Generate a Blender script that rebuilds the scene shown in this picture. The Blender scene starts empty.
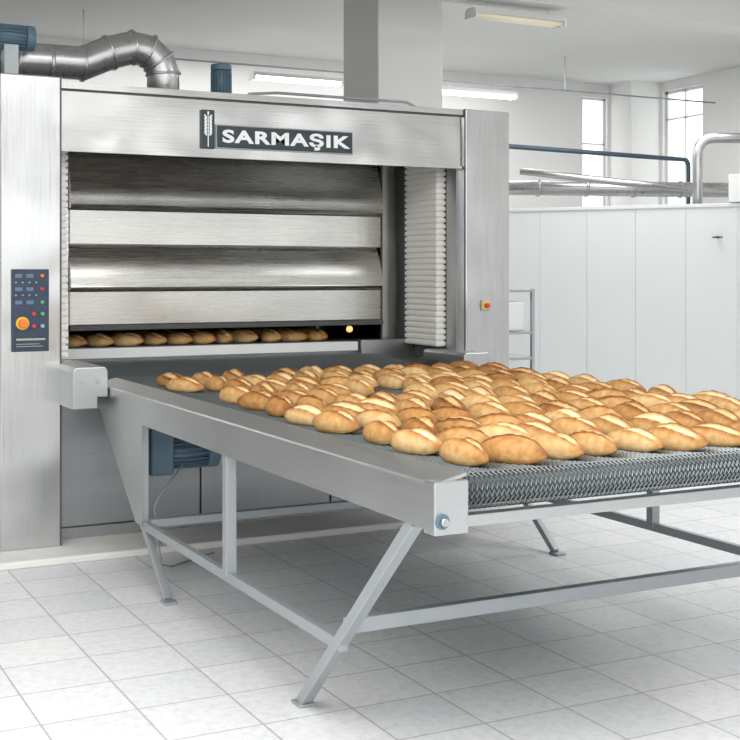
import bpy, bmesh, math, random
from mathutils import Vector, Matrix
random.seed(11)
S=bpy.context.scene
COL=S.collection

# ---------------------------------------------------------------- materials
def nt(name):
    m=bpy.data.materials.new(name); m.use_nodes=True
    t=m.node_tree; b=t.nodes['Principled BSDF']
    return m,t,b
def setc(b,c): b.inputs['Base Color'].default_value=(c[0],c[1],c[2],1)
def plain(name,c,rough=.5,metal=0.,noise=0.04,scale=6.,bump=0.0,emit=None,es=0):
    m,t,b=nt(name); setc(b,c)
    b.inputs['Roughness'].default_value=rough; b.inputs['Metallic'].default_value=metal
    tc=t.nodes.new('ShaderNodeTexCoord'); n=t.nodes.new('ShaderNodeTexNoise')
    n.inputs['Scale'].default_value=scale; n.inputs['Detail'].default_value=4
    t.links.new(tc.outputs['Object'],n.inputs['Vector'])
    mx=t.nodes.new('ShaderNodeMix'); mx.data_type='RGBA'
    mx.inputs[6].default_value=(max(0,c[0]-noise),max(0,c[1]-noise),max(0,c[2]-noise),1)
    mx.inputs[7].default_value=(min(1,c[0]+noise),min(1,c[1]+noise),min(1,c[2]+noise),1)
    t.links.new(n.outputs['Fac'],mx.inputs[0]); t.links.new(mx.outputs[2],b.inputs['Base Color'])
    if bump:
        bp=t.nodes.new('ShaderNodeBump'); bp.inputs['Strength'].default_value=bump; bp.inputs['Distance'].default_value=.02
        t.links.new(n.outputs['Fac'],bp.inputs['Height']); t.links.new(bp.outputs[0],b.inputs['Normal'])
    if emit:
        b.inputs['Emission Color'].default_value=(*emit,1); b.inputs['Emission Strength'].default_value=es
    return m
def steel(name,c=(.72,.72,.71),rough=.28,stretch=(1,40,40),wob=.25,rv=.12,fine=.006):
    m,t,b=nt(name); setc(b,c); b.inputs['Metallic'].default_value=1.
    tc=t.nodes.new('ShaderNodeTexCoord'); mp=t.nodes.new('ShaderNodeMapping'); mp.inputs['Scale'].default_value=stretch
    n=t.nodes.new('ShaderNodeTexNoise'); n.inputs['Scale'].default_value=3; n.inputs['Detail'].default_value=5
    t.links.new(tc.outputs['Object'],mp.inputs['Vector']); t.links.new(mp.outputs[0],n.inputs['Vector'])
    n2=t.nodes.new('ShaderNodeTexNoise'); n2.inputs['Scale'].default_value=1.4; n2.inputs['Detail'].default_value=1.5
    t.links.new(tc.outputs['Object'],n2.inputs['Vector'])
    mr=t.nodes.new('ShaderNodeMapRange'); mr.inputs[3].default_value=rough-rv*.5; mr.inputs[4].default_value=rough+rv
    t.links.new(n.outputs['Fac'],mr.inputs[0]); t.links.new(mr.outputs[0],b.inputs['Roughness'])
    mx=t.nodes.new('ShaderNodeMix'); mx.data_type='RGBA'
    mx.inputs[6].default_value=(c[0]*.80,c[1]*.80,c[2]*.81,1); mx.inputs[7].default_value=(min(1,c[0]*1.18),min(1,c[1]*1.18),min(1,c[2]*1.17),1)
    mm=t.nodes.new('ShaderNodeMath'); mm.operation='MULTIPLY_ADD'; mm.inputs[1].default_value=.45
    m2=t.nodes.new('ShaderNodeMath'); m2.operation='MULTIPLY'; m2.inputs[1].default_value=.6
    t.links.new(n2.outputs['Fac'],m2.inputs[0]); t.links.new(n.outputs['Fac'],mm.inputs[0]); t.links.new(m2.outputs[0],mm.inputs[2])
    t.links.new(mm.outputs[0],mx.inputs[0]); t.links.new(mx.outputs[2],b.inputs['Base Color'])
    ad=t.nodes.new('ShaderNodeMath'); ad.operation='MULTIPLY_ADD'; ad.inputs[1].default_value=fine
    t.links.new(n.outputs['Fac'],ad.inputs[0]); t.links.new(n2.outputs['Fac'],ad.inputs[2])
    bp=t.nodes.new('ShaderNodeBump'); bp.inputs['Strength'].default_value=wob; bp.inputs['Distance'].default_value=.05
    t.links.new(ad.outputs[0],bp.inputs['Height']); t.links.new(bp.outputs[0],b.inputs['Normal'])
    return m
M_ST=steel('brushed_steel_vertical',(.64,.64,.64),.18,(40,40,1),wob=.8,rv=.08)
M_STH=steel('brushed_steel_horizontal',(.60,.595,.58),.18,(1,40,40),wob=.8,rv=.08)
M_STS=steel('shutter_steel',(.58,.57,.54),.24,(1,30,30),wob=.35)
M_STD=steel('worn_steel',(.42,.43,.44),.34,(40,40,1))
M_RAIL=steel('rail_steel',(.56,.57,.575),.34,(40,1,40),wob=.15)
M_BOX=steel('guide_box_steel',(.50,.51,.51),.3,(40,1,40),wob=.1)
M_DUCT=steel('duct_foil',(.56,.56,.56),.27,(8,8,8),wob=.5)
M_FRAME=plain('painted_frame_grey',(.40,.43,.45),.4,.35,.03)
M_WHITEP=plain('white_enamel',(.80,.81,.80),.4,0,.02)
M_COMB=plain('white_slats',(.90,.89,.85),.5,0,.03)
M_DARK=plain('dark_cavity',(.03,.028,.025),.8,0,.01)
M_SLOT=plain('dark_seam_and_shade',(.09,.09,.09),.7,0,.01)  # near-black for seams and channels; also colours in the beam's shadow line
M_BED=plain('belt_bed_steel',(.09,.105,.11),.5,.6,.03)
M_WIRE=plain('belt_wire',(.31,.34,.35),.35,.9,.04)
M_BLUE=plain('motor_blue_paint',(.12,.20,.27),.4,.1,.03)
M_PANEL=plain('control_panel_blue',(.03,.05,.09),.4,0,.01)
M_SIGN=plain('sign_black',(.03,.045,.055),.3,0,.01)
M_LET=plain('sign_letters',(.88,.9,.9),.4,0,.02)
M_ORANGE=plain('button_orange',(.85,.22,.02),.35,0,.03)
M_YEL=plain('button_yellow',(.9,.6,.04),.4,0,.02)
M_RED=plain('button_red',(.6,.05,.04),.35,0,.02)
M_LCD=plain('lcd_blue',(.12,.19,.28),.3,0,.04)
M_GREEN=plain('button_green',(.1,.4,.2),.35,0,.02)
M_WALL=plain('wall_paint',(.86,.86,.84),.8,0,.02,2.)
M_CEIL=plain('ceiling_paint',(.70,.705,.69),.9,0,.025,1.5)
M_PART=plain('partition_enamel',(.73,.755,.755),.4,0,.015,1.5)
M_CURB=plain('curb_white',(.84,.83,.80),.6,0,.04,8,.2)
M_PIPEB=plain('pipe_dark_blue',(.06,.10,.13),.4,.2,.02)
M_TUBE=plain('tube_glow',(1,1,1),.4,0,0,emit=(1,.98,.93),es=6)
M_TUBED=plain('tube_diffuser',(.75,.70,.55),.4,0,.02,emit=(1,.9,.7),es=.2)
M_BULB=plain('oven_bulb',(1,.6,.3),.4,0,0,emit=(1,.36,.10),es=1.6)
M_CABLE=plain('cable_black',(.05,.05,.05),.5,0,.01)

# tiles
def tiles():
    m,t,b=nt('floor_tiles')
    tc=t.nodes.new('ShaderNodeTexCoord'); mp=t.nodes.new('ShaderNodeMapping')
    mp.inputs['Location'].default_value=(.07,.11,0)
    br=t.nodes.new('ShaderNodeTexBrick'); br.offset=0; br.squash=1
    br.inputs['Scale'].default_value=1; br.inputs['Brick Width'].default_value=.33; br.inputs['Row Height'].default_value=.33
    br.inputs['Mortar Size'].default_value=.004; br.inputs['Mortar Smooth'].default_value=.2; br.inputs['Bias'].default_value=0
    br.inputs['Color1'].default_value=(.89,.89,.895,1); br.inputs['Color2'].default_value=(.79,.80,.82,1); br.inputs['Mortar'].default_value=(.50,.505,.51,1)
    t.links.new(tc.outputs['Object'],mp.inputs[0]); t.links.new(mp.outputs[0],br.inputs['Vector'])
    n=t.nodes.new('ShaderNodeTexNoise'); n.inputs['Scale'].default_value=26; n.inputs['Detail'].default_value=8; n.inputs['Roughness'].default_value=.7
    t.links.new(tc.outputs['Object'],n.inputs['Vector'])
    mx=t.nodes.new('ShaderNodeMix'); mx.data_type='RGBA'; mx.blend_type='MULTIPLY'; mx.inputs[0].default_value=1
    cr=t.nodes.new('ShaderNodeValToRGB'); cr.color_ramp.elements[0].position=.32; cr.color_ramp.elements[0].color=(.84,.84,.84,1)
    cr.color_ramp.elements[1].position=.56; cr.color_ramp.elements[1].color=(1,1,1,1)
    t.links.new(n.outputs['Fac'],cr.inputs[0]); t.links.new(br.outputs['Color'],mx.inputs[6]); t.links.new(cr.outputs[0],mx.inputs[7])
    t.links.new(mx.outputs[2],b.inputs['Base Color']); b.inputs['Roughness'].default_value=.42
    bp=t.nodes.new('ShaderNodeBump'); bp.invert=True; bp.inputs['Strength'].default_value=.4; bp.inputs['Distance'].default_value=.003
    t.links.new(br.outputs['Fac'],bp.inputs['Height']); t.links.new(bp.outputs[0],b.inputs['Normal'])
    return m
M_FLOOR=tiles()
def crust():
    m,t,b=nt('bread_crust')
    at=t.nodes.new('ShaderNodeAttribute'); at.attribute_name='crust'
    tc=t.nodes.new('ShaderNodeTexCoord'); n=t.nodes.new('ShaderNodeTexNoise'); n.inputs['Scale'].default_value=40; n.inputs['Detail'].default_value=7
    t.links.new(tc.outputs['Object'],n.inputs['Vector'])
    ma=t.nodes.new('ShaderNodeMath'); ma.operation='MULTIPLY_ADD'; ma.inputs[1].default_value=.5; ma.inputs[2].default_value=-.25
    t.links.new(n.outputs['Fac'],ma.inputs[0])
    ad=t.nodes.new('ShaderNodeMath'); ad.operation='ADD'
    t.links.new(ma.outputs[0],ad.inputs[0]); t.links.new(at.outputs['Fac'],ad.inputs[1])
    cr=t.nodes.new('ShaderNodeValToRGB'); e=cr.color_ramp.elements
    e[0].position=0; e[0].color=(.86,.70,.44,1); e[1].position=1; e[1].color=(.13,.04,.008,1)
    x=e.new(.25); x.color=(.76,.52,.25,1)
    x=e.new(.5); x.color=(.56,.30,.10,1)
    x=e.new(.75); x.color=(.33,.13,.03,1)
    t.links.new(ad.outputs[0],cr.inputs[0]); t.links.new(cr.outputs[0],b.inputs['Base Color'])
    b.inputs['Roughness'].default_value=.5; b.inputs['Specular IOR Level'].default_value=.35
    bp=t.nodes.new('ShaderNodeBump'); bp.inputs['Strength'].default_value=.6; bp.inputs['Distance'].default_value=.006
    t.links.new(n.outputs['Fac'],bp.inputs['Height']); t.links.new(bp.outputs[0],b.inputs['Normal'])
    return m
M_BREAD=crust()

# ---------------------------------------------------------------- helpers
def empty(name,loc=(0,0,0)):
    o=bpy.data.objects.new(name,None); o.location=loc; o.empty_display_size=.2; COL.objects.link(o); return o
def link(name,me,mat,parent=None,smooth=False):
    o=bpy.data.objects.new(name,me); COL.objects.link(o)
    if mat is not None and len(me.materials)==0: me.materials.append(mat)
    if parent:
        o.parent=parent; o.matrix_parent_inverse=Matrix.Translation(-Vector(parent.location))
    if smooth:
        for p in me.polygons: p.use_smooth=True
    return o
def mesh(name,v,f,mat,parent=None,smooth=False,bevel=0):
    me=bpy.data.meshes.new(name); me.from_pydata(v,[],f)
    bm=bmesh.new(); bm.from_mesh(me); bmesh.ops.recalc_face_normals(bm,faces=bm.faces); bm.to_mesh(me); bm.free()
    o=link(name,me,mat,parent,smooth)
    if bevel:
        md=o.modifiers.new('b','BEVEL'); md.width=bevel; md.segments=2; md.limit_method='ANGLE'
    return o
BF=[(0,1,3,2),(4,6,7,5),(0,4,5,1),(2,3,7,6),(0,2,6,4),(1,5,7,3)]
def boxv(x0,x1,y0,y1,z0,z1):
    return [(x,y,z) for x in(x0,x1) for y in(y0,y1) for z in(z0,z1)]
def box(name,x0,x1,y0,y1,z0,z1,mat,parent=None,bevel=0.0):
    return mesh(name,boxv(x0,x1,y0,y1,z0,z1),BF,mat,parent,bevel=bevel)
def boxes(name,L,mat,parent=None,bevel=0.0):
    v=[];f=[]
    for b in L:
        n=len(v); v+=boxv(*b); f+=[tuple(n+i for i in q) for q in BF]
    return mesh(name,v,f,mat,parent,bevel=bevel)
def bar(name,p0,p1,w,h,mat,parent=None,bevel=.003,up=(0,0,1)):
    p0=Vector(p0);p1=Vector(p1);d=(p1-p0).normalized(); u=Vector(up)
    if abs(d.dot(u))>.95: u=Vector((0,1,0))
    s=d.cross(u).normalized(); u=s.cross(d)
    v=[]
    for p in(p0,p1):
        for a in(-1,1):
            for b in(-1,1): v.append(p+s*a*w/2+u*b*h/2)
    return mesh(name,[tuple(q) for q in v],BF,mat,parent,bevel=bevel)
def cyl(name,p0,p1,r,mat,parent=None,n=28,r2=None,bevel=0):
    p0=Vector(p0);p1=Vector(p1);d=(p1-p0).normalized(); u=Vector((0,0,1)) if abs(d.z)<.9 else Vector((1,0,0))
    s=d.cross(u).normalized();u=s.cross(d); r2=r if r2 is None else r2
    v=[];f=[]
    for i in range(n):
        a=2*math.pi*i/n; q=s*math.cos(a)+u*math.sin(a)
        v.append(tuple(p0+q*r)); v.append(tuple(p1+q*r2))
    for i in range(n):
        j=(i+1)%n; f.append((2*i,2*j,2*j+1,2*i+1))
    f.append(tuple(2*i for i in range(n))); f.append(tuple(2*i+1 for i in range(n)))
    o=mesh(name,v,f,mat,parent,bevel=bevel)
    for p in o.data.polygons: p.use_smooth=len(p.vertices)==4
    return o
def tube(name,pts,r,mat,parent=None,poly=True,n=16):
    pts=[Vector(p) for p in pts]; v=[];f=[]
    prev=None
    for i,p in enumerate(pts):
        if i==0: d=pts[1]-p
        elif i==len(pts)-1: d=p-pts[i-1]
        else: d=(pts[i+1]-p).normalized()+(p-pts[i-1]).normalized()
        d.normalize()
        if prev is None:
            u=Vector((0,0,1)) if abs(d.z)<.9 else Vector((0,1,0)); s=d.cross(u).normalized()
        else: s=(prev-d*prev.dot(d)).normalized()
        prev=s; u=s.cross(d)
        for k in range(n):
            a=2*math.pi*k/n; v.append(tuple(p+(s*math.cos(a)+u*math.sin(a))*r))
    for i in range(len(pts)-1):
        for k in range(n):
            j=(k+1)%n; f.append((i*n+k,i*n+j,(i+1)*n+j,(i+1)*n+k))
    f.append(tuple(range(n))); f.append(tuple((len(pts)-1)*n+k for k in range(n)))
    o=mesh(name,v,f,mat,parent)
    for p in o.data.polygons: p.use_smooth=len(p.vertices)==4
    return o
def bend(p0,p1,p2,r,n=7):
    p0,p1,p2=Vector(p0),Vector(p1),Vector(p2)
    a=p1+(p0-p1).normalized()*r; c=p1+(p2-p1).normalized()*r
    return [tuple(a*(1-t)**2+p1*2*t*(1-t)+c*t*t) for t in [i/(n-1) for i in range(n)]]
def prism_x(name,prof,x0,x1,mat,parent=None,smooth=False,bevel=0):
    n=len(prof); v=[(x0,y,z) for y,z in prof]+[(x1,y,z) for y,z in prof]
    f=[(i,(i+1)%n,n+(i+1)%n,n+i) for i in range(n)]+[tuple(range(n)),tuple(range(n,2*n))]
    return mesh(name,v,f,mat,parent,smooth,bevel)
def prism_y(name,prof,y0,y1,mat,parent=None,bevel=0):
    n=len(prof); v=[(x,y0,z) for x,z in prof]+[(x,y1,z) for x,z in prof]
    f=[(i,(i+1)%n,n+(i+1)%n,n+i) for i in range(n)]+[tuple(range(n)),tuple(range(n,2*n))]
    return mesh(name,v,f,mat,parent,bevel=bevel)

# ---------------------------------------------------------------- room
XL,XR,YF,YB,H=-4.5,10.9,-6.,13.3,4.0
box('floor',XL-.2,XR+.2,YF,YB+.2,-.1,0,M_FLOOR)
box('ceiling',XL-.2,XR+.2,YF,YB+.2,H,H+.15,M_CEIL)
boxes('wall_back',[(XL-.2,9.98,YB,YB+.2,0,H),(10.38,XR+.2,YB,YB+.2,0,H),(9.98,10.38,YB,YB+.2,0,1.9),(9.98,10.38,YB,YB+.2,3.82,H)],M_WALL)
boxes('wall_right',[(XR,XR+.2,YF,12.05,0,H),(XR,XR+.2,12.8,YB,0,H),(XR,XR+.2,12.05,12.8,0,1.9),(XR,XR+.2,12.05,12.8,3.88,H)],M_WALL)
box('wall_left',XL-.2,XL,YF,YB,0,H,M_WALL)
# unseen wall behind the viewer, openings invented to band the steel reflections
L=[(XL-.2,XR+.2,YF-.2,YF,0,.9),(XL-.2,XR+.2,YF-.2,YF,3.6,H)]
x=XL-.2
while x<XR: L.append((x,min(x+.7,XR+.2),YF-.2,YF,.9,3.6)); x+=2.9
boxes('added_front_wall',L,M_WALL)
w1=empty('window_1',(10.18,YB,2.9))
boxes('frame',[(9.98,10.01,YB+.05,YB+.1,1.9,3.82),(10.35,10.38,YB+.05,YB+.1,1.9,3.82),(9.98,10.38,YB+.05,YB+.1,3.79,3.82),(9.98,10.38,YB+.05,YB+.1,1.9,1.93),(9.98,10.38,YB+.05,YB+.1,3.2,3.22)],M_WHITEP,w1)
w2=empty('window_2',(XR,12.4,2.9))
boxes('frame',[(XR+.05,XR+.1,12.05,12.09,1.9,3.88),(XR+.05,XR+.1,12.76,12.8,1.9,3.88),(XR+.05,XR+.1,12.05,12.8,3.84,3.88),(XR+.05,XR+.1,12.05,12.8,1.9,1.94),(XR+.05,XR+.1,12.42,12.44,1.9,3.88),(XR+.05,XR+.1,12.05,12.8,3.5,3.52)],M_WHITEP,w2)
box('corner_column',10.42,XR,12.85,YB,0,H,M_WALL)
box('column',4.70,5.31,9.0,9.65,0,H,M_WALL,bevel=.01)

# partition of enamelled insulated panels
pd=Vector((.593,-.805,0)); pn=Vector((-.805,-.593,0))
P0=Vector((7.553,11.40,0))-pd*1.2
wp=empty('wall_partition',tuple(P0))
Lp=6.9; k=0; s=0; ws=.52
while s<Lp:
    a=P0+pd*(s+.0012); b=P0+pd*(min(s+ws,Lp)-.0012)
    v=[]
    for p in(a,b):
        for o_ in(0,.08):
            for z in(0.0,2.17): v.append(tuple(p-pn*o_+Vector((0,0,z))))
    mesh('panel_%d'%k,v,BF,M_PART,wp,bevel=.0015); k+=1; s+=ws
bar('cap',P0+Vector((0,0,2.185))-pn*.04,P0+pd*Lp+Vector((0,0,2.185))-pn*.04,.11,.035,M_PART,wp)
bar('joint_backing',P0+Vector((0,0,1.08))-pn*.06,P0+pd*Lp+Vector((0,0,1.08))-pn*.06,.03,2.1,M_FRAME,wp)
for s,z in((3.45,1.86),):
    q=P0+pd*s+pn*.01+Vector((0,0,z)); cyl('latch',q,q+pn*.06,.012,M_CABLE,wp); bar('latch_bar',q+pn*.05-pd*.05,q+pn*.05+pd*.05,.015,.015,M_CABLE,wp)

# ---------------------------------------------------------------- oven
ov=empty('bakery_oven',(2.85,6.9,0))
OY=6.717
def B(n,*a,**k): return box(n,*a,parent=ov,**k)
box('base_curb',0.4,4.75,6.42,11,0,.04,M_CURB,ov,.01)
B('pillar_left',1.262,1.58,OY-.03,OY+.35,.04,2.55,M_ST,bevel=.008)
B('pillar_right',4.11,4.44,OY-.03,OY+.35,.04,2.53,M_ST,bevel=.008)
boxes('pillar_seams',[(1.574,1.5815,OY-.031,OY-.02,.04,2.54),(4.107,4.112,OY-.031,OY-.02,.9,2.53)],M_SLOT,ov)
B('side_skin_left',1.22,1.262,OY+.02,11,.04,2.5,M_STD)
prism_x('beam',[(OY,2.17),(OY,2.488),(OY-.018,2.492),(OY-.018,2.527),(OY+.3,2.527),(OY+.3,2.50),(OY+.05,2.5),(OY+.05,2.19),(OY+.07,2.16),(OY-.012,2.155),(OY-.012,2.17)],1.582,4.108,M_STH,ov)
B('beam_shadow_line',1.582,4.108,OY-.003,OY+.01,2.480,2.489,M_SLOT)  # dark strip, paints the shade under the beam's top trim
B('roof',1.262,4.44,OY+.2,11,2.42,2.5,M_STD)
B('soffit',1.6,4.1,OY+.06,7.5,2.3,2.42,M_STD)
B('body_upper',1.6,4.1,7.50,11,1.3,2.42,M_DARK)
B('body_lower',1.3,4.4,7.40,11,.04,.985,M_STD)
B('inner_side_right',4.12,4.40,OY+.35,11,.04,2.42,M_STD)
B('inner_side_left',1.27,1.585,OY+.35,11,.04,2.42,M_STD)
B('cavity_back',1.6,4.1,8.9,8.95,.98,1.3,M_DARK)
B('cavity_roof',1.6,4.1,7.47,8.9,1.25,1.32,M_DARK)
B('reveal_right',3.905,4.10,7.43,7.50,1.0,2.35,M_ST,bevel=.003)
B('reveal_left',1.60,1.80,7.43,7.50,1.0,2.35,M_ST,bevel=.003)
B('reveal_groove',3.90,3.908,7.42,7.435,1.0,2.3,M_SLOT)
B('reveal_edge',4.075,4.10,7.30,7.43,1.0,2.3,M_SLOT)
# shutters
def slat(name,z0,z1,x1):
    prof=[(7.50,z1+.02)]
    n=8
    for i in range(n+1):
        t=i/n; prof.append((7.46-.085*math.sin(t*math.pi/2)**1.0, z1-(z1-z0-.03)*t))
    prof+=[(7.372,z0+.02),(7.380,z0+.008),(7.40,z0),(7.50,z0)]
    o=prism_x(name,prof,1.80,x1,M_STS,ov)
    for p in o.data.polygons: p.use_smooth=len(p.vertices)==4
    md=o.modifiers.new('e','EDGE_SPLIT'); md.split_angle=math.radians(40)
slat('shutter_1',1.885,2.22,3.885); slat('shutter_3',1.395,1.668,3.885)
B('shutter_2',1.80,3.90,7.425,7.5,1.670,1.882,M_STS,bevel=.006)
B('shutter_4',1.80,3.90,7.425,7.5,1.185,1.392,M_STS,bevel=.006)
boxes('shutter_gaps',[(1.80,3.9,7.41,7.45,1.880,1.888),(1.80,3.9,7.41,7.45,1.390,1.397)],M_SLOT,ov)
B('door_lip',1.80,3.9,7.39,7.5,1.155,1.185,M_SLOT,bevel=.004)
B('hearth',1.6,4.1,7.40,8.9,.985,1.052,M_BED)
B('hearth_lip',1.60,3.68,7.33,7.40,.99,1.05,M_WHITEP,bevel=.004)
B('hearth_end',3.69,4.1,7.30,7.40,.93,1.06,M_STD,bevel=.004)
me=bpy.data.meshes.new('lamp_bulb'); bm=bmesh.new(); bmesh.ops.create_uvsphere(bm,u_segments=16,v_segments=10,radius=.022,matrix=Matrix.Translation((3.66,7.42,1.128))); bm.to_mesh(me); bm.free(); link('lamp_bulb',me,M_BULB,ov,True)
cyl('lamp_socket',(3.66,7.42,1.14),(3.66,7.45,1.185),.012,M_STD,ov)
# white slat stacks (lift guides)
def comb(name,x0,x1,y0,y1,z0,z1,p=.0375):
    L=[];z=z0
    while z<z1-.01:
        L.append((x0,x1,y0,y1,z+.004,z+p-.005)); z+=p
    boxes(name,L,M_COMB,ov,bevel=.007)
    box(name+'_core',x0+.012,x1-.012,y0+.012,y1-.012,z0,z1,M_COMB,ov)
comb('slat_stack_right',4.01,4.085,6.88,7.30,1.03,2.3)
comb('slat_stack_left',1.60,1.66,6.86,7.28,1.03,2.3)
B('guide_channel_right',4.085,4.12,6.76,7.42,.95,2.3,M_SLOT)
B('guide_post_right',4.075,4.11,6.74,6.86,.95,2.3,M_STD)
# lower panels
for i,(a,b) in enumerate(((1.62,2.42),(2.43,3.25),(3.26,4.10))):
    box('lower_panel_%d'%i,a,b,6.86,6.90,.10,.80,M_STD,ov,.006)
B('lower_back',1.59,4.11,6.90,7.4,.04,.86,M_STD)
B('lower_kick',1.6,4.1,6.84,6.92,.04,.10,M_STD)
boxes('panel_lock',[(1.77,1.795,6.85,6.862,.43,.50)],M_FRAME,ov,.003)
# guide boxes in front of pillars
prism_y('guide_box_left',[(1.56,.80),(1.56,.99),(1.575,1.015),(1.73,1.015),(1.745,.99),(1.745,.86),(1.69,.86),(1.69,.80)],6.36,6.95,M_BOX,ov,.005)
prism_y('guide_box_right',[(4.14,.80),(4.14,1.0),(4.125,1.015),(3.97,1.015),(3.955,1.0),(3.955,.80)],6.45,6.95,M_BOX,ov,.005)
boxes('guide_box_bolts',[(1.60,1.62,6.352,6.362,.93,.95),(1.68,1.70,6.352,6.362,.93,.95)],M_FRAME,ov,.003)
# control panel
cp=empty('control_panel',(1.415,OY-.04,1.3))
box('plate',1.318,1.512,OY-.046,OY-.031,1.085,1.52,M_PANEL,cp,.004)
boxes('displays',[(1.335+.058*c,1.335+.058*c+.036,OY-.05,OY-.045,z,z+.02) for z in(1.475,1.405,1.335) for c in(0,1)],M_LCD,cp)
for c,z in enumerate((1.475,1.405,1.335)): cyl('indicator_%d'%c,(1.475,OY-.045,z+.011),(1.475,OY-.055,z+.011),.009,(M_ORANGE,M_RED,M_GREEN)[c],cp)
boxes('keys',[(1.333+.035*c,1.333+.035*c+.010,OY-.053,OY-.045,z,z+.008) for z in (1.446,1.379) for c in range(4)],M_FRAME,cp,.002)
cyl('stop_ring',(1.372,OY-.046,1.235),(1.372,OY-.056,1.235),.034,M_YEL,cp); cyl('stop_button',(1.372,OY-.05,1.235),(1.372,OY-.085,1.235),.024,M_ORANGE,cp,bevel=.004)
for i,(x,z,m) in enumerate(((1.43,1.285,M_RED),(1.475,1.285,M_GREEN),(1.43,1.22,M_RED),(1.475,1.22,M_FRAME))):
    cyl('push_button_%d'%i,(x,OY-.046,z),(x,OY-.062,z),.010,m,cp)
box('name_strip',1.328,1.502,OY-.049,OY-.045,1.10,1.17,M_SIGN,cp)
boxes('strip_text',[(1.34,1.49,OY-.0505,OY-.048,1.145,1.155),(1.34,1.46,OY-.0505,OY-.048,1.124,1.127),(1.34,1.48,OY-.0505,OY-.048,1.112,1.115)],M_FRAME,cp)
eb=empty('emergency_stop_button',(4.26,OY-.03,1.32))
box('plate',4.222,4.285,OY-.04,OY-.03,1.26,1.33,M_FRAME,eb,.003)
cyl('ring',(4.253,OY-.04,1.295),(4.253,OY-.048,1.295),.027,M_YEL,eb); cyl('knob',(4.253,OY-.044,1.295),(4.253,OY-.075,1.295),.016,M_RED,eb,bevel=.003)
# sign
sg=empty('company_sign',(2.9,OY-.01,2.28))
box('plate',2.467,3.325,OY-.018,OY,2.216,2.34,M_SIGN,sg,.004)
box('plate_edge',2.460,3.332,OY-.012,OY,2.209,2.347,M_FRAME,sg,.003)
cu=bpy.data.curves.new('lettering','FONT'); cu.body='SARMAŞIK'; cu.size=.098; cu.extrude=.002; cu.offset=.0035; cu.space_character=1.12
cu.align_x='CENTER'; cu.materials.append(M_LET)
to=bpy.data.objects.new('lettering',cu); COL.objects.link(to); to.location=(2.896,OY-.020,2.247); to.rotation_euler=(math.pi/2,0,0)
bpy.context.view_layer.update()
to.scale=(.81/max(.1,to.dimensions.x),1,1)
to.parent=sg; to.matrix_parent_inverse=Matrix.Translation(-Vector(sg.location))
box('emblem_plate',2.372,2.452,OY-.018,OY,2.205,2.425,M_SIGN,sg,.004)
v=[];f=[]
def grain(cx,cz,a,l=.03,w=.012):
    n=len(v); 
    for t in range(8):
        q=2*math.pi*t/8; px=math.cos(q)*l/2; pz=math.sin(q)*w/2
        v.append((cx+px*math.cos(a)-pz*math.sin(a),OY-.0205,cz+px*math.sin(a)+pz*math.cos(a)))
    f.append(tuple(range(n,n+8)))
for i in range(6):
    z=2.29+i*.019
    grain(2.412+.015,z,math.radians(60)); grain(2.412-.015,z,math.radians(120))
grain(2.412,2.403,math.pi/2,.03)
n=len(v); v+=[(2.409,OY-.0205,2.215),(2.415,OY-.0205,2.215),(2.415,OY-.0205,2.40),(2.409,OY-.0205,2.40)]; f.append((n,n+1,n+2,n+3))
mesh('wheat_ear',v,f,M_LET,sg)

# ducts & motors on the roof
dk=empty('exhaust_duct',(1.8,7.7,2.5))
c0=[(-4.45,7.7,2.78),(1.95,7.7,2.80),(2.12,7.7,2.88),(2.27,7.7,2.925),(2.37,7.7,2.91),(2.44,7.7,2.85),(2.47,7.7,2.77),(2.47,7.7,2.505)]
tube('duct',c0,.105,M_DUCT,dk,n=28)
for i,p in enumerate(c0[1:7]):
    q=Vector(c0[i+2])-Vector(c0[i]); q.normalize(); p=Vector(p); cyl('seam_%d'%i,p-q*.008,p+q*.008,.114,M_DUCT,dk)
for i,x in enumerate((1.3,1.55,1.75)): cyl('band_%d'%i,(x-.01,7.7,2.79),(x+.01,7.7,2.79),.112,M_DUCT,dk)
cyl('collar',(2.47,7.7,2.505),(2.47,7.7,2.56),.14,M_DUCT,dk)
def motor(name,c,axis,L,r,feet_z,mat=M_BLUE):
    e=empty(name,c); c=Vector(c); a=Vector(axis).normalized()
    cyl('body',c-a*L*.38,c+a*L*.3,r*.86,mat,e)
    cyl('fan_cover',c+a*L*.3,c+a*L*.5,r,mat,e,bevel=.008); cyl('end_bell',c-a*L*.5,c-a*L*.38,r*.7,mat,e,r2=r*.95)
    u=Vector((0,0,1)) if abs(a.z)<.9 else Vector((0,1,0)); s=a.cross(u).normalized(); u=s.cross(a)
    for i in range(20):
        t=2*math.pi*i/20; d=s*math.cos(t)+u*math.sin(t)
        bar('fin_%d'%i,c-a*L*.36+d*r*.9,c+a*L*.28+d*r*.9,.005,r*.2,mat,e,0,up=tuple(d))
    return e
m1=motor('fan_motor',(1.47,7.45,2.88),(1,0,0),.26,.075,2.5); box('pedestal',1.42,1.5,7.40,7.5,2.5,2.83,M_FRAME,m1)
m2=motor('lift_motor',(2.90,7.8,2.77),(0,0,1),.22,.07,2.5); box('gearbox',2.83,3.0,7.73,7.87,2.5,2.67,M_BLUE,m2,.01)
tube('gas_pipe',[(3.0,7.8,2.60),(3.1,7.8,2.70),(3.3,7.8,2.72),(4.3,7.8,2.72),(4.38,7.8,2.69),(4.4,7.8,2.5)],.01,M_FRAME)

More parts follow.
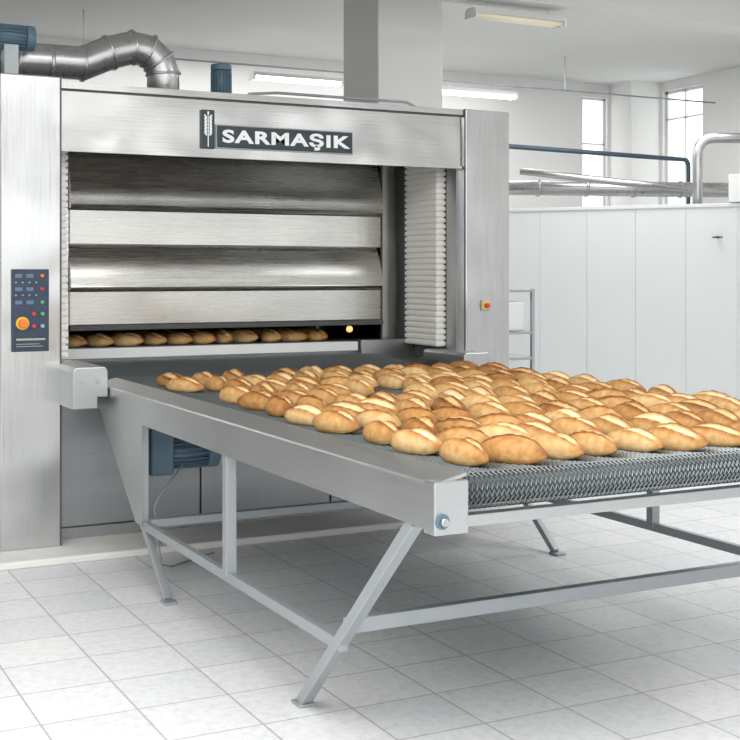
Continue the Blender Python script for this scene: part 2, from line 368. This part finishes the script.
# ---------------------------------------------------------------- conveyor
cv=empty('bread_conveyor',(2.85,4.8,0))
X0,X1,Y0,Y1=1.75,3.95,3.02,6.62
zt=.905
for nm,sx,xo in(('left',1,X0),('right',-1,X1)):
    prof=[(xo,.775),(xo,zt),(xo+sx*.006,zt+.006),(xo+sx*.11,.935),(xo+sx*.11,.925),(xo+sx*.012,zt-.006),(xo+sx*.006,.79),(xo+sx*.03,.785),(xo+sx*.03,.775)]
    prism_y('side_rail_'+nm,prof,Y0,Y1,M_RAIL,cv)
    a,b=sorted((xo,xo+sx*.11))
    box('end_plate_'+nm,a-.002,b,Y0-.012,Y0+.05,.765,.915,M_RAIL,cv,.004)
    xb=xo+sx*.022
    cyl('shaft_bolt_'+nm,(xb,Y0-.013,.805),(xb,Y0-.035,.805),.012,M_DUCT,cv,6); cyl('shaft_washer_'+nm,(xb,Y0-.012,.805),(xb,Y0-.018,.805),.022,M_BLUE,cv)
    xl=xo+sx*.025
    bar('leg_rear_'+nm,(xl,5.83,.78),(xl,5.83,.28),.035,.035,M_FRAME,cv)
    bar('foot_rear_'+nm,(xl,5.83,.30),(xl,5.47,.012),.033,.035,M_FRAME,cv)
    bar('leg_mid_'+nm,(xl,4.68,.78),(xl,4.68,.29),.045,.045,M_FRAME,cv)
    bar('leg_front_'+nm,(xl,3.16,.78),(xl,3.96,.012),.04,.04,M_FRAME,cv)
    bar('lower_rail_'+nm,(xl,5.85,.29),(xl,3.64,.29),.031,.04,M_FRAME,cv)
    for y in(5.46,3.97): box('foot_pad_%s_%d'%(nm,int(y)),xl-.03,xl+.03,y-.045,y+.03,0,.012,M_FRAME,cv,.003)
    mesh('gusset_'+nm,[(xo+d,y,z) for d in(0.004*sx,.0065*sx) for y,z in((6.57,.78),(5.80,.78),(5.80,.29),(5.90,.29))],[(0,1,2,3),(4,5,6,7),(0,1,5,4),(1,2,6,5),(2,3,7,6),(3,0,4,7)],M_RAIL,cv)
bar('cross_beam_front',(X0+.046,3.67,.345),(X1-.046,3.67,.345),.04,.05,M_FRAME,cv)
bar('cross_beam_rear',(X0+.043,5.80,.30),(X1-.043,5.80,.30),.04,.04,M_FRAME,cv)
box('front_beam',X0+.11,X1-.11,Y0+.03,Y0+.07,.772,.806,M_RAIL,cv,.003)
box('slider_bed',X0+.11,X1-.11,Y0+.14,6.72,.872,.90,M_BED,cv)
prism_x('transfer_plate',[(6.72,.872),(6.72,.90),(7.325,.965),(7.325,.94)],X0+.11,X1-.11,M_BED,cv)
cyl('nose_roller',(X0+.11,Y0+.075,.868),(X1-.11,Y0+.075,.868),.042,M_BED,cv,32)
for i in range(3): bar('under_brace_%d'%i,(X0+.03,3.8+i*1.0,.80),(X1-.03,3.8+i*1.0,.80),.04,.05,M_FRAME,cv)
# belt mesh
R=.052; yc=Y0+.072; zc=.868
def path(s):
    l1=math.hypot(7.32-6.75,.05); 
    if s<l1:
        t=s/l1; return (7.32-(.57)*t,.972-.052*t,0.09,.996)
    s-=l1; l2=6.75-yc
    if s<l2: return (6.75-s,.92,0,1)
    s-=l2; l3=math.pi*R
    if s<l3:
        a=math.pi/2+s/R; return (yc+R*math.cos(a),zc+R*math.sin(a),math.cos(a),math.sin(a))
    s-=l3; return (yc+s,zc-R,0,-1)
pit=.021; tot=.57+6.75-yc+math.pi*R+.35
v=[];f=[]; xs=X0+.115; st=.0085; nx=int((X1-.115-xs)/st); r=.0019
rows=int(tot/pit)
for kx in range(rows):
    A=path(kx*pit); Bp=path((kx+1)*pit)
    base=len(v)
    for i in range(nx):
        x=xs+i*st; p=A if i%2==0 else Bp
        y,z,ny,nz=p; o=.0005
        v.append((x-r,y+ny*(-o),z+nz*(-o))); v.append((x+r*.0,y+ny*(r*1.6),z+nz*r*1.6)); v.append((x+r,y-ny*o,z-nz*o))
    for i in range(nx-1):
        a=base+3*i; b=a+3
        f.append((a,a+1,b+1,b)); f.append((a+1,a+2,b+2,b+1))
me=bpy.data.meshes.new('wire_belt'); me.from_pydata(v,[],f); link('wire_belt',me,M_WIRE,cv)
# drive motor under the table
dm=motor('drive_motor',(2.06,6.02,.60),(1,0,0),.30,.085,.5); box('gearbox',1.84,1.96,5.93,6.11,.50,.775,M_BLUE,dm,.012); box('terminal_box',2.02,2.12,5.97,6.06,.67,.72,M_BLUE,dm,.006)
tube('cable',[(2.0,5.92,.55),(1.88,5.9,.42),(1.84,5.88,.36),(1.86,5.88,.20),(1.9,5.95,.06),(2.0,6.1,.008),(2.3,6.3,.008)],.005,M_FRAME,dm,n=8)

# ---------------------------------------------------------------- bread
def sm(a,b,x):
    t=max(0,min(1,(x-a)/(b-a))); return t*t*(3-2*t)
def loaf(V,F,C,cx,cy,cz,ang,L,W,Hh,br,bendk,flip):
    nu,nv=26,44; base=len(V); ca,sa=math.cos(ang),math.sin(ang)
    sk=random.uniform(.35,.8); sw=random.uniform(.45,.8); off=math.radians(random.uniform(-5,30))
    deep=random.uniform(.8,1.3)
    for i in range(nu+1):
        u=-math.cos(math.pi*i/nu); pr=max(0,1-abs(u)**1.75)**.76
        pw=pr*(1+.06*math.sin(3*u+br*9)); ph=pr**.75
        e=1-sm(.62,.88,abs(u))
        for j in range(nv):
            a=2*math.pi*j/nv; c=math.cos(a); s=math.sin(a)
            rr=1.; col=.44+br
            if s>-.3:
                ctr=math.pi/2+flip*(off+sk*u*.8); d=-(a-ctr)*flip
                ee=e*min(1,(s+.3)/.3)
                if -.28<d<.0: rr+=.14*deep*ee*(d+.28)/.28; col+=.60*ee*((d+.28)/.28)**.7
                elif 0<=d<sw:
                    t=d/sw; rr+=ee*deep*(.14*(1-t)**5-.19*math.sin(math.pi*t)**.8); col+=ee*((-.42) if t>.2 else .45-.87*t/.2)*(1-sm(.8,1,t)*.9)
                elif d>=sw and d<sw+.45: rr+=.05*ee*(1-(d-sw)/.45); col+=.34*ee*(1-(d-sw)/.45)
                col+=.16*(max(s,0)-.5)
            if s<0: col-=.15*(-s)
            if abs(u)>.6: col+=.30*(abs(u)-.6)/.4
            x=u*L/2; y=c*W/2*pw*rr+bendk*(u*u-.4)
            z=Hh*.36+(s*Hh*.64*ph*rr if s>0 else -min(-s*1.5,1)*Hh*.36*min(1,ph*1.15))
            V.append((cx+x*ca-y*sa,cy+x*sa+y*ca,cz+z)); C.append(min(1,max(0,col)))
    for i in range(nu):
        for j in range(nv):
            k=(j+1)%nv; F.append((base+i*nv+j,base+i*nv+k,base+(i+1)*nv+k,base+(i+1)*nv+j))
def loaves(name,items):
    V=[];F=[];C=[]
    for it in items: loaf(V,F,C,*it)
    me=bpy.data.meshes.new(name); me.from_pydata(V,[],F)
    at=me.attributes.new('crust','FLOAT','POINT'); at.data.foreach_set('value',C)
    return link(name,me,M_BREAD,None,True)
items=[]
ny_=11; nx_=12
for j in range(ny_):
    sh=random.uniform(0,.05)
    for i in range(nx_):
        x=1.955+i*.158+random.uniform(-.014,.014)+sh; y=3.20+j*.287+random.uniform(-.035,.035)
        if x>3.78: continue
        if (i,j) in ((3,6),(4,6),(3,10),(0,8),(5,7)): continue
        items.append((x,y,.922,math.radians(107+random.gauss(0,9)),random.uniform(.225,.25),random.uniform(.092,.102),random.uniform(.070,.082),random.gauss(0,.12),random.uniform(-.01,.01),random.choice((1,1,1,1,-1))))
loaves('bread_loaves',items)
items=[]
for j in range(2):
    x=1.86
    while x<3.55:
        items.append((x,7.57+j*.29+random.uniform(-.02,.02),1.052,math.radians(122+random.gauss(0,15)),.23,.1,random.uniform(.074,.082),random.uniform(-.05,.1),random.uniform(-.008,.008),1)); x+=random.uniform(.14,.19)
loaves('bread_loaves',items)

# ---------------------------------------------------------------- background fittings
def fix(c,L,mt,name='fluorescent_lamp',hz=H):
    e=empty(name,c); x,y,z=c
    prism_x('housing',[(y-.08,z),(y+.08,z),(y+.06,z+.04),(y-.06,z+.04)],x-L/2,x+L/2,M_WHITEP,e)
    for d in(-.04,.04): cyl('tube_%s'%('a' if d<0 else 'b'),(x-L/2+.02,y+d,z-.02),(x+L/2-.02,y+d,z-.02),.016,mt,e,12)
    boxes('end_caps',[(x-L/2,x-L/2+.02,y-.08,y+.08,z-.04,z),(x+L/2-.02,x+L/2,y-.08,y+.08,z-.04,z)],M_WHITEP,e)
    for d in(-.3,.3): cyl('hanger_%s'%('a' if d<0 else 'b'),(x+d,y,z+.04),(x+d,y,hz),.004,M_WHITEP,e,8)
fix((5.21,11.8,3.5),1.0,M_TUBE,hz=3.6); fix((7.35,11.8,3.5),1.1,M_TUBE,hz=3.6); fix((5.49,8.17,3.5),.85,M_TUBED,hz=3.6)
ct=empty('conduit_pipe',(8,11.8,3.61))
cyl('run_back',(3.0,11.8,3.61),(10.88,11.8,3.61),.010,M_FRAME,ct)
for i,x in enumerate((3.0,6.2,8.6)): cyl('drop_%d'%i,(x,11.8,3.61),(x,11.8,H),.008,M_WHITEP,ct)
box('trim_1',XL,XR,8.02,8.32,3.6,H,M_CEIL)
rp=[(7.0,11.5,2.905),(10.5,11.96,2.905)]+bend((10.5,11.96,2.905),(10.6,11.97,2.905),(10.6,11.97,2.7),.09)+[(10.6,11.97,0)]
tube('water_pipe',rp,.028,M_PIPEB,n=12)
vd=empty('ventilation_duct',(8.7,11.2,2.47))
tube('duct',[(7.2,11.75,2.45),(9.9,10.93,2.45),(10.85,10.63,2.45)],.085,M_DUCT,vd,n=20)
for i,t in enumerate((.1,.3,.5,.7,.9)):
    p=Vector((7.2,11.75,2.45)).lerp(Vector((9.9,10.93,2.45)),t); q=Vector((2.7,-.82,0)).normalized(); cyl('ring_%d'%i,p-q*.015,p+q*.015,.098,M_DUCT,vd)
tube('branch',[(7.7,11.4,2.62),(8.8,11.0,2.50),(10.2,10.35,2.36)],.04,M_DUCT,vd,n=14)
sp=[(9.11,10.15,0),(9.11,10.15,2.7)]+bend((9.11,10.15,2.6),(9.11,10.15,2.93),(9.6,9.93,2.93),.2)+[(10.8,9.39,2.93)]
tube('steam_pipe',sp,.055,M_DUCT,n=20)
ac=empty('cooling_unit',(9.2,9.3,2.2))
q=Vector((9.02,9.41,2.2))-pn*.06
bar('housing',q+Vector((0,0,.15))-pd*.12,q+Vector((0,0,.15))+pd*.6,.2,.28,M_WHITEP,ac,.01)
bar('grille',q+Vector((0,0,.15))+pd*.05+pn*.105,q+Vector((0,0,.15))+pd*.5+pn*.105,.01,.18,M_FRAME,ac,.002)
# tray rack
rk=empty('tray_rack',(4.9,7.5,0))
for i,(x,y) in enumerate(((4.78,7.3),(5.04,7.3),(4.78,7.75),(5.04,7.75))): bar('post_%d'%i,(x,y,0),(x,y,1.39),.025,.025,M_FRAME,rk)
for i,z in enumerate((.15,.5,.9,1.08,1.375)):
    bar('shelf_front_%d'%i,(4.78,7.3,z),(5.04,7.3,z),.02,.02,M_FRAME,rk); bar('shelf_back_%d'%i,(4.78,7.75,z),(5.04,7.75,z),.02,.02,M_FRAME,rk)
    for x in(4.78,5.04): bar('shelf_side_%d_%d'%(i,int(x*100)),(x,7.3,z),(x,7.75,z),.02,.02,M_FRAME,rk)
    box('shelf_%d'%i,4.78,5.04,7.3,7.75,z,z+.008,M_RAIL,rk)
box('bin',4.80,5.00,7.33,7.7,1.09,1.3,M_WHITEP,rk,.015)

# ---------------------------------------------------------------- light
w=bpy.data.worlds.new('daylight'); S.world=w; w.use_nodes=True
bg=w.node_tree.nodes['Background']; bg.inputs[0].default_value=(.96,.98,1,1); bg.inputs[1].default_value=2.2
def area(n,loc,rot,sx,sy,e,c=(1,1,1)):
    l=bpy.data.lights.new(n,'AREA'); l.shape='RECTANGLE'; l.size=sx; l.size_y=sy; l.energy=e; l.color=c
    o=bpy.data.objects.new(n,l); o.location=loc; o.rotation_euler=rot; COL.objects.link(o)
area('added_fill_light',(0.0,1.3,3.9),(0,0,0),6.5,5,390,(1,.99,.975))  # added fill overhead to brighten the floor, not a real fixture
area('added_fill_light',(8.0,9.7,3.9),(0,0,0),3,2,95)  # added fill for the back right of the room
area('added_fill_light',(7.0,4.,3.9),(0,0,0),3,3,100)  # added fill over the right side, no fixture there
area('added_fill_light',(5.5,12.4,3.9),(0,0,0),6,1,55)  # added fill along the back wall

cam=bpy.data.cameras.new('camera'); co=bpy.data.objects.new('camera',cam); COL.objects.link(co)
co.location=(0,0,1.5); co.rotation_euler=(math.pi/2,0,-math.radians(27.2)); cam.sensor_width=36; cam.lens=1247/740*36; cam.shift_y=-97/740
cam.clip_end=100
S.camera=co
S.view_settings.view_transform='Standard'
